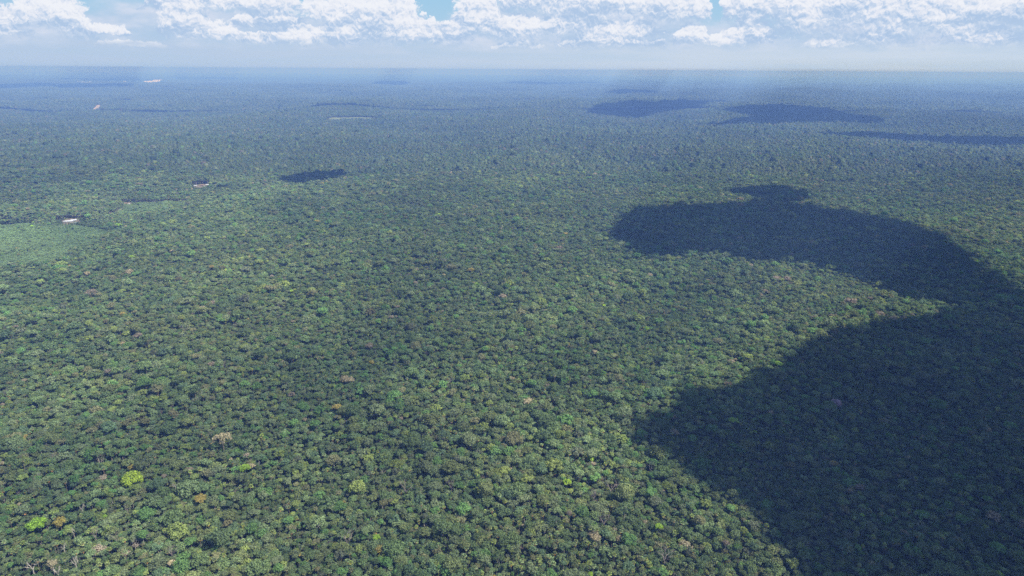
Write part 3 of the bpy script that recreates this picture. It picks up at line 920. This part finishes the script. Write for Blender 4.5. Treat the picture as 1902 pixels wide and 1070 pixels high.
xb, yb, eb, vb = lay(XB[inB], YB[inB], TILE_B, 0, 4)
xc, yc, ec, vc = lay(XC[inC], YC[inC], TILE_C, 4, 3)
FX = np.concatenate([xb, xc]); FY = np.concatenate([yb, yc]); FE = np.concatenate([eb, ec]); FV = np.concatenate([vb, vc])
FP = np.stack([FX, FY, terrain(FX, FY) - 0.0], -1)
far = points_object('distant_rainforest', FP, FE, np.ones((len(FX), 3)) * (1.01, 1.01, 1.0), FV, None, TB + TCm)
tag(far, 'distant blue-green rainforest running to the horizon in one mass', 'forest', kind='stuff')
# strip between the near scatter and the first tile row, and the surroundings of the clearings, as scattered crowns
ex, ey = [], []
x_, y_ = scatter(-3300, 3300, NEAR1 - 6, yb0 + 6, 7.4)
k_ = np.abs(x_) < 0.84 * y_ + 200; ex.append(x_[k_]); ey.append(y_[k_])
for (x0, y0, size) in extra:
    st = 7.6 if size == TILE_B else 11.5
    x_, y_ = scatter(x0 - size / 2, x0 + size / 2, y0 - size / 2, y0 + size / 2, st)
    k_ = np.ones(len(x_), bool)
    for hp in HOLES: k_ &= ~in_poly(x_, y_, hp)
    ex.append(x_[k_]); ey.append(y_[k_])
ex = np.concatenate(ex); ey = np.concatenate(ey); m = len(ex)
er = np.exp(rng.normal(math.log(4.3), 0.3, m)) * np.where(np.hypot(ex, ey) > 9000, 1.45, 1.0)
eh = 12 + er * 1.9 + rng.normal(0, 2, m)
eti = np.searchsorted(np.cumsum(W_MAIN), rng.uniform(0, 1, m)).clip(0, len(TN) - 1)
edge_f = points_object('forest_around_clearings', np.stack([ex, ey, terrain(ex, ey) + eh - 0.4 * er], -1),
                       np.stack([np.zeros(m), np.zeros(m), rng.uniform(0, 6.28, m)], -1), np.repeat(er[:, None], 3, 1),
                       rng.integers(0, NV, m), TA[eti] * rng.uniform(0.8, 1.2, m)[:, None], LOW[:NV])
tag(edge_f, 'forest belt around the far clearings in the blue distance', 'forest', kind='stuff')


# ------------------------------------------------------------------ clearing surfaces
def sheet(name, poly, mat, lift, step):
    xs = [p[0] for p in poly]; ys = [p[1] for p in poly]
    gx = np.arange(min(xs), max(xs) + step, step); gy = np.arange(min(ys), max(ys) + step, step)
    GX, GY = np.meshgrid(gx, gy); Z = terrain(GX, GY) + lift
    V = np.stack([GX.ravel(), GY.ravel(), Z.ravel()], -1); nx = len(gx)
    cxm = (GX[:-1, :-1] + GX[1:, 1:]) / 2; cym = (GY[:-1, :-1] + GY[1:, 1:]) / 2
    ins = in_poly(cxm, cym, poly)
    jj, ii = np.nonzero(ins); b = jj * nx + ii
    F = np.stack([b, b + 1, b + nx + 1, b + nx], -1)
    return struct(mesh_obj(name, V, F, [mat]))


def grow_poly(poly, k):
    cx_ = sum(p[0] for p in poly) / len(poly); cy_ = sum(p[1] for p in poly) / len(poly)
    return [(cx_ + (p[0] - cx_) * k, cy_ + (p[1] - cy_) * k) for p in poly]


M_SAND = plain_material('pale_sand', (0.78, 0.62, 0.54), 0.18, 0.01)
M_GRASS = plain_material('dry_pasture', (0.13, 0.16, 0.075), 0.4, 0.012)
M_REG = plain_material('regrowth_floor', (0.20, 0.28, 0.13), 0.4, 0.03)
M_EARTH = plain_material('bare_earth', (0.17, 0.135, 0.095), 0.4, 0.06)
M_CLAY = plain_material('pale_clay', (0.36, 0.27, 0.20), 0.3, 0.03)
sheet('pasture', grow_poly(FIELD, 1.05), M_GRASS, 6, 12)
sheet('sand_clearing', grow_poly(SANDC, 1.05), M_SAND, 19, 40)
sheet('sand_gully', grow_poly(GULLY, 1.05), M_CLAY, 14, 14)
sheet('sand_patch', outline([(150, 205.5), (160, 203.5), (162, 205.5), (153, 207.5)], 14), M_CLAY, 15, 14)
sheet('village_ground', outline([(138, 156), (150, 154), (175, 153.6), (172, 155.2), (150, 156.4)], 18), M_SAND, 19, 40)
sheet('regrowth_ground', grow_poly(REGROWTH, 1.06), M_REG, 0.6, 12)
sheet('strip_ground', grow_poly(STRIP, 1.12), M_REG, 0.6, 12)
for hp in HALF: sheet('yard_ground', hp, M_EARTH, 0.9, 6)

# ------------------------------------------------------------------ buildings
M_TIN = plain_material('tin_roof', (0.48, 0.50, 0.55), 0.08, 0.3, 0.5)
M_TAN = plain_material('clay_roof', (0.26, 0.17, 0.12), 0.2, 0.3)
M_WALL = plain_material('plaster', (0.34, 0.33, 0.30), 0.1, 0.3)
M_DARK = plain_material('window_dark', (0.03, 0.03, 0.035), 0.1, 1.0)


def house(pxy, w, d, h, rz_, roofmat, label, name='house', cat='house', group=None, rise=0.28, lift=0.6):
    x, y = ground_hit(pxy[0], pxy[1], h)
    z = float(terrain(x, y))
    root = bpy.data.objects.new(name, None); COL.objects.link(root)
    root.location = (x, y, z + lift); root.rotation_euler = (0, 0, rz_)
    tag(root, label, cat, group)
    V = [(sx * w / 2, sy * d / 2, zz) for zz in (-1.5, h) for sx, sy in ((-1, -1), (1, -1), (1, 1), (-1, 1))] + [(-w / 2, 0, h + d * rise), (w / 2, 0, h + d * rise)]
    F = [(0, 1, 5, 4), (1, 2, 6, 5), (2, 3, 7, 6), (3, 0, 4, 7), (4, 7, 8), (5, 9, 6)]
    mesh_obj('wall', V, F, [M_WALL], root)
    e = 0.9; t = 0.25; zr = h + d * rise + t; ze = h - e * rise * 2 + t
    V = [(-w / 2 - e, -d / 2 - e, ze), (w / 2 + e, -d / 2 - e, ze), (w / 2 + e, 0, zr), (-w / 2 - e, 0, zr), (w / 2 + e, d / 2 + e, ze), (-w / 2 - e, d / 2 + e, ze)]
    V += [(a_, b_, c_ - t) for a_, b_, c_ in V]
    F = [(0, 1, 2, 3), (3, 2, 4, 5), (7, 6, 9, 8), (8, 9, 11, 10), (0, 6, 7, 1), (5, 4, 10, 11), (1, 7, 8, 2), (2, 8, 10, 4), (0, 3, 9, 6), (3, 5, 11, 9)]
    mesh_obj('roof', V, F, [roofmat], root)
    def box(nm, x0, z0, ww, hh):
        y0 = -d / 2 - 0.06
        V = [(x0, y0, z0), (x0 + ww, y0, z0), (x0 + ww, y0, z0 + hh), (x0, y0, z0 + hh)]; V += [(a_, b_ + 0.05, c_) for a_, b_, c_ in V]
        mesh_obj(nm, V, [(0, 1, 2, 3), (4, 7, 6, 5), (0, 4, 5, 1), (3, 2, 6, 7), (0, 3, 7, 4), (1, 5, 6, 2)], [M_DARK], root)
    if w > 8:
        box('door', -0.6, 0, 1.2, min(2.2, h - .5))
        for k in (-0.32, 0.30): box('window', k * w, 0.9, 1.4, 1.2)
    return root


house((127, 411), 26, 9, 3.6, R(24), M_TIN, 'long low shed with white metal roof at the edge of the green clearing', 'shed', 'shed')
house((137, 409), 15, 8, 3.4, R(24), M_TIN, 'short white roofed shed just right of the long low shed', 'shed', 'shed')
house((140.5, 413.5), 12, 6, 3.0, R(-14), M_TIN, 'small pale metal roofed hut in front of the long low shed', 'hut', 'hut')
house((234, 377.5), 10, 6, 3.0, R(0), M_TAN, 'brown roofed hut on the narrow light green strip', 'hut', 'hut')
house((242, 379), 9, 6, 3.0, R(-10), M_TIN, 'small white roofed hut right of the brown roofed hut', 'hut', 'hut')
house((363, 345), 11, 7, 3.0, R(8), M_TIN, 'white roofed hut, leftmost in the small clearing above the strip', 'hut', 'hut')
house((376, 344), 13, 7, 3.2, R(-6), M_TAN, 'brown roofed hut in the middle of the small clearing above the strip', 'hut', 'hut')
house((385, 343), 11, 7, 3.0, R(15), M_TIN, 'white roofed hut, rightmost in the small clearing above the strip', 'hut', 'hut')
house((602, 227.5), 30, 22, 7, R(5), M_TIN, 'bright white roofed farm building left of the far pasture', 'farm_building', 'building', rise=0.4)
house((612.5, 226), 24, 14, 6, R(-5), M_TIN, 'smaller white farm building touching the far pasture', 'farm_building', 'building', rise=0.4)
house((474, 262), 20, 14, 6, R(12), M_TIN, 'lone white roofed house amid the blue-green forest', rise=0.4)
for k, (x_, y_) in enumerate([(146, 154), (151, 153.6), (156, 153.9), (162, 154.2), (167, 153.8), (232, 154), (237, 153.6)]):
    house((x_, y_), 60 + 14 * (k % 3), 40, 22, R(7 * k), M_TIN,
          ['leftmost white building of the hazy far village', 'second white building of the hazy far village', 'middle white building of the hazy far village',
           'fourth white building of the hazy far village', 'rightmost white building of the hazy far village row of five',
           'white building halfway between the far village and the pale sand', 'white building nearest the pale sand clearing'][k], 'village_building', 'building', 'buildings of the far village', lift=20.0)


# ------------------------------------------------------------------ clouds that throw the shadows (above and outside the picture)
M_CLOUD = plain_material('cloud', (0.88, 0.88, 0.88), 0.02, 0.002)


def cloud_from_shadow(shadow_px, alt, label, cell, rag, thick=1.0, cover=1.0):
    pts = [ground_hit(x, y, 22) for x, y in shadow_px]
    off = SUND * ((alt - 22) / SUND.z)
    poly = [(p[0] + off.x, p[1] + off.y) for p in pts]
    xs = [p[0] for p in poly]; ys = [p[1] for p in poly]
    gx = np.arange(min(xs) - 4 * rag, max(xs) + 4 * rag, cell); gy = np.arange(min(ys) - 4 * rag, max(ys) + 4 * rag, cell)
    GX, GY = np.meshgrid(gx, gy)
    sd = np.where(in_poly(GX, GY, poly), 1, -1) * poly_dist(GX, GY, poly)
    nz = smooth_field(GX, GY, rag * 7, 31) * 0.28 + smooth_field(GX, GY, rag * 2.6, 32) * 0.35 + smooth_field(GX, GY, rag * 1.1, 33) * 0.25 + smooth_field(GX, GY, rag * 0.55, 34) * 0.15
    sd = sd + nz * rag * 0.6
    big = 0.5 + 0.5 * smooth_field(GX, GY, rag * 9, 36)
    T = np.sqrt(np.maximum(sd, 0)) * (6 + 5 * big) * thick + np.maximum(nz, 0) * 25 * thick
    edge_r = np.random.default_rng(5)
    inside = sd > 0
    fi = inside[:-1, :-1] | inside[1:, :-1] | inside[:-1, 1:] | inside[1:, 1:]
    sdc = (sd[:-1, :-1] + sd[1:, 1:]) / 2
    fr_ = rag * 0.9
    fi = edge_r.uniform(0, 1, sdc.shape) < np.clip(0.5 + sdc / (2 * fr_), 0, 1) ** 1.3 * cover
    jj, ii = np.nonzero(fi); nx = len(gx); nall = GX.size
    T = np.where(sd > 0, T + 2, 2.0)
    top = np.stack([GX.ravel(), GY.ravel(), (alt + T).ravel()], -1)
    bot = np.stack([GX.ravel(), GY.ravel(), (alt - 1 - 0.12 * T).ravel()], -1)
    b = jj * nx + ii
    F1 = np.stack([b, b + 1, b + nx + 1, b + nx], -1)
    used = np.unique(F1); mp = -np.ones(nall, int); mp[used] = np.arange(len(used))
    V = np.concatenate([top[used], bot[used]]); k = len(used)
    A = mp[F1]; F = list(map(tuple, A)) + list(map(tuple, (A + k)[:, ::-1]))
    # rim
    from collections import Counter
    ed = Counter()
    for q in A:
        for s in range(4): ed[(q[s], q[(s + 1) % 4])] += 1
    for (p, q) in list(ed):
        if (q, p) not in ed: F.append((q, p, p + k, q + k))
    o = mesh_obj('cloud', V, F, [M_CLOUD], smooth=True)
    tag(o, label, 'cloud', 'clouds above the forest')
    return o


cloud_from_shadow([(1145, 438), (1150, 410), (1184, 388), (1230, 381), (1290, 380), (1360, 378), (1437, 371), (1521, 384), (1606, 394), (1690, 413), (1774, 452), (1830, 496), (1880, 532),
                   (1980, 572), (2350, 640), (2500, 1300), (1600, 1300), (1510, 1080), (1480, 1010), (1445, 945), (1380, 905), (1300, 870), (1230, 842), (1190, 812), (1178, 785), (1210, 765), (1290, 742),
                   (1353, 720), (1395, 694), (1479, 668), (1521, 628), (1585, 608), (1690, 596), (1755, 580), (1762, 565), (1690, 548), (1648, 526), (1564, 502), (1479, 489), (1374, 484), (1336, 468), (1239, 472), (1184, 478)],
                  1500, 'large two-lobed white cloud above the right side, casting the big shadow', 10.0, 34)
cloud_from_shadow([(1350, 353), (1400, 347), (1445, 344), (1505, 355), (1515, 372), (1450, 376), (1415, 368), (1375, 360)], 1500, 'small cloud casting the shadow just above the big shadow', 8, 22, cover=0.6)
cloud_from_shadow([(1090, 209), (1112, 194), (1160, 189), (1215, 191), (1280, 187), (1355, 188), (1300, 197), (1255, 205), (1215, 211), (1190, 219), (1140, 215)], 1900,
                  'cloud casting the long shadow in the far middle', 18, 50, cover=0.72)
cloud_from_shadow([(1305, 233), (1340, 225.5), (1375, 219.5), (1398, 216), (1375, 211), (1338, 204), (1350, 199), (1400, 197), (1450, 195.5), (1500, 199), (1560, 207), (1645, 220), (1640, 229), (1560, 225), (1500, 228), (1430, 231), (1395, 228), (1350, 232)], 1900,
                  'cloud casting the broad shadow right of the far middle', 18, 55, cover=0.68)
cloud_from_shadow([(1530, 247), (1620, 245), (1720, 251), (1800, 253), (1930, 256), (1930, 268), (1760, 266), (1660, 260)], 1800, 'cloud casting the streak of shadow at the right edge', 16, 44, cover=0.75)
cloud_from_shadow([(522, 334), (570, 321), (640, 317), (656, 325), (610, 334), (560, 338)], 1500, 'small cloud casting the lone dark spot left of the middle', 8, 34, cover=0.45)
cloud_from_shadow([(-40, 158), (40, 156), (90, 155), (180, 157), (260, 157), (240, 164), (120, 166), (60, 162), (-40, 166)], 3000, 'cloud casting the dark streak at the far left', 90, 90)
cloud_from_shadow([(95, 149), (130, 145.5), (180, 146), (230, 146), (290, 146), (280, 149), (230, 151), (160, 149.5)], 3600, 'thin far cloud behind the hazy village', 130, 110)
cloud_from_shadow([(690, 156), (720, 153), (760, 154.5), (755, 158.5), (710, 158)], 3200, 'small far cloud above the middle distance', 90, 70)
cloud_from_shadow([(930, 155), (1010, 152), (1110, 152), (1120, 155), (1010, 158)], 3200, 'low far cloud shading a thin streak right of the centre', 90, 70)
cloud_from_shadow([(1120, 172), (1180, 168), (1230, 170), (1210, 175), (1150, 175)], 2600, 'small far cloud above the long shadow', 60, 50)
cloud_from_shadow([(300, 142), (440, 143), (440, 146), (330, 146)], 3900, 'thin far cloud right of the pale sand', 140, 100)


# ------------------------------------------------------------------ individual trees
def mk_mesh(g, mats, name):
    o = g.obj(name, mats, link=False); me = o.data; bpy.data.objects.remove(o); return me


HIM = []
for i, (g, L, hr, k) in enumerate(HI):
    mcrown = mk_mesh(g, [M_LEAF], 'crown')
    HIM.append((mcrown, L, hr, k))
TRUNK_MESH = {}


def trunk_mesh(kind, var, ratio):
    """ratio: trunk length over crown radius, rounded so that meshes are shared"""
    q = round(ratio * 2) / 2
    key = (kind, var, q)
    if key not in TRUNK_MESH:
        if kind == 'tree':
            _, L, hr, k = HI[var]
            TRUNK_MESH[key] = mk_mesh(limb_geo(100 + var, L, hr, depth=q), [M_PALE if var % 3 == 0 else M_BARK], 'trunk')
        elif kind == 'palm':
            TRUNK_MESH[key] = mk_mesh(palm_trunk(q), [M_BARK], 'trunk')
    return TRUNK_MESH[key]


PALMM = [(mk_mesh(g, [M_LEAF], 'crown'), mk_mesh(d, [M_DRY], 'dry_fronds')) for g, d in PALM_HI]
BAREM = [(mk_mesh(a_, [M_TWIG], 'trunk'), mk_mesh(b_, [M_TWIG], 'branches')) for a_, b_ in BARE_HI]
DEADM = []
for i in range(3):
    a_, b_ = bare_geo(450 + i, levels=4, spread=0.5, thick=0.06, depth=3.0)
    DEADM.append((mk_mesh(a_, [M_PALE], 'trunk'), mk_mesh(b_, [M_PALE], 'branches')))


def child(name, me, root, loc, scale, rz_):
    o = bpy.data.objects.new(name, me); COL.objects.link(o); o.parent = root
    o.location = loc; o.scale = scale; o.rotation_euler = (0, 0, rz_)
    return o


def plant(kind, x, y, h, rad, zscale, var, tint, rz_):
    """h = crown centre height above ground"""
    names = {'tree': 'canopy_tree', 'palm': 'palm_tree', 'bare': 'leafless_tree', 'dead': 'dead_tree'}
    root = bpy.data.objects.new(names[kind], None); COL.objects.link(root)
    root.location = (x, y, float(terrain(x, y)) - 0.3)
    if kind in ('tree', 'palm'):
        q = round(h / zscale * 2) / 2
        tm = trunk_mesh(kind, var, q)
        child('trunk', tm, root, (0, 0, h), (rad, rad, h / q), rz_)
        if kind == 'tree':
            c = child('crown', HIM[var][0], root, (0, 0, h), (rad, rad, zscale), rz_); c['tint'] = [float(t) for t in tint]
        else:
            c = child('crown', PALMM[var][0], root, (0, 0, h), (rad,) * 3, rz_); c['tint'] = [float(t) for t in tint]
            child('dry_fronds', PALMM[var][1], root, (0, 0, h), (rad,) * 3, rz_)
    else:
        tm, bm_ = (BAREM if kind == 'bare' else DEADM)[var]
        dp = 3.2 if kind == 'bare' else 3.0
        s = h / dp
        child('trunk', tm, root, (0, 0, h), (rad, rad, s), rz_)
        # branches start at the trunk's fork, which stays put when the trunk is stretched
        child('branches', bm_, root, (0, 0, h - 0.85 * (s - rad)), (rad,) * 3, rz_)
    return root


THINGS = []      # (object, kind, colour name, shape, px, py, size px)
refs = []
for (kind, x, y, wpx, tint, var, label, short), (gx, gy, rad, h0) in zip(LM, LMW):
    tcol = TINTS[tint] if tint else None
    hc = h0 - 0.3 * rad
    o = plant(kind, gx, gy, hc, rad, rad * (0.95 if kind == 'tree' else 1), var, tcol, rng.uniform(0, 6.28))
    cat = {'tree': 'tree', 'bare': 'tree', 'dead': 'dead tree'}[kind]
    tag(o, label, cat, {'tree': 'rainforest canopy trees', 'bare': 'leafless trees in the canopy', 'dead': 'pale dead trees'}[kind])
    if short: refs.append((x, y, short))

auto = []
for kind, lst in (('tree', pick_b), ('palm', pick_p), ('bare', pick_r)):
    for i in lst:
        v = int(VAR[i]) - {'tree': 0, 'palm': I_PALM, 'bare': I_BARE}[kind]
        h = float(HT[i] - 0.45 * zs[i])
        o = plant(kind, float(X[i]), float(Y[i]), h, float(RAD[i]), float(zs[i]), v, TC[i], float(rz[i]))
        auto.append((o, kind, int(i), v))

# extra reference marks that anyone can find in the picture
refs += [(0, 1070, 'the bottom left corner'), (1902, 1070, 'the bottom right corner'), (1480, 1010, 'the shadow edge at the bottom'), (951, 1070, 'the middle of the bottom edge'),
         (475, 1070, 'the first quarter of the bottom edge'), (1190, 800, 'the left tip of the lower shadow'), (1145, 430, 'the left tip of the upper shadow'),
         (1902, 800, 'the right edge inside the shadow'), (0, 800, 'the left edge above the corner'), (905, 690, 'the olive patch in the centre')]


def dirword(dx, dy):
    a_ = math.degrees(math.atan2(-dy, dx)) % 360
    return ['right of', 'above right of', 'above', 'above left of', 'left of', 'below left of', 'below', 'below right of'][int((a_ + 22.5) // 45) % 8]


buckets = {}
for o, kind, i, v in auto:
    best = min(refs, key=lambda r_: (r_[0] - px[i]) ** 2 + (r_[1] - py[i]) ** 2)
    dd = math.hypot(best[0] - px[i], best[1] - py[i])
    if kind == 'tree': desc = f"{TN[TI[i]]} {SHAPE_WORD[CROWN_KINDS[v]]} tree"
    elif kind == 'palm': desc = ['yellow-green', 'pale green', 'olive', 'grey-green'][int(ptint[i])] + ' fan palm'
    else: desc = 'leafless twiggy tree'
    key = (desc, dirword(px[i] - best[0], py[i] - best[1]), best[2])
    buckets.setdefault(key, []).append((dd, o, kind))
ORD = ['', 'second ', 'third ', 'fourth ', 'fifth ', 'sixth ', 'seventh ', 'eighth ', 'ninth ', 'tenth ', 'eleventh ', 'twelfth ']
for (desc, dw, ref), lst in buckets.items():
    lst.sort(key=lambda t: t[0])
    for k, (dd, o, kind) in enumerate(lst):
        if len(lst) == 1: label = f"{desc} {dw} {ref}"
        else: label = f"{desc} {dw} {ref}, {ORD[min(k, 11)]}closest to it"
        if len(label.split()) > 16: label = label.replace('the first quarter of the bottom edge', 'the first bottom-edge quarter').replace('yellow-green round tree', 'round yellow tree').replace(', ', ', ').replace(' to it', '').replace('small round lime crown', 'round lime crown').replace('yellow-lime crown by the shadow', 'yellow-lime crown')
        tag(o, label, {'tree': 'tree', 'palm': 'palm tree', 'bare': 'tree'}[kind],
            {'tree': 'rainforest canopy trees', 'palm': 'palms in the canopy', 'bare': 'leafless trees in the canopy'}[kind])

# ------------------------------------------------------------------ air
def build_haze():
    x0, x1, y0, y1, z0, z1 = -71000, 71000, -71000, 71000, -110.0, H + 30
    V = [(x, y, z) for z in (z0, z1) for x, y in ((x0, y0), (x1, y0), (x1, y1), (x0, y1))]
    F = [(3, 2, 1, 0), (4, 5, 6, 7), (0, 1, 5, 4), (1, 2, 6, 5), (2, 3, 7, 6), (3, 0, 4, 7)]
    m, N = new_mat('haze')
    v = N.n('ShaderNodeVolumePrincipled')
    v.inputs['Color'].default_value = (0.20, 0.375, 0.99, 1)
    v.inputs['Absorption Color'].default_value = (0.58, 0.60, 1.0, 1)
    v.inputs['Density'].default_value = HAZE_DENSITY
    v.inputs['Anisotropy'].default_value = 0.0
    o = N.n('ShaderNodeOutputMaterial'); N.link(v.outputs[0], o.inputs['Volume'])
    ob = mesh_obj('haze', V, F, [m]); ob['kind'] = 'stuff'
    tag(ob, 'thin blue haze filling the air over the forest', 'haze', kind='stuff')


build_haze()
print('near instances', int(ALIVE.sum()), 'tiles', len(FX), 'extra', m if isinstance(m, int) else len(ex))
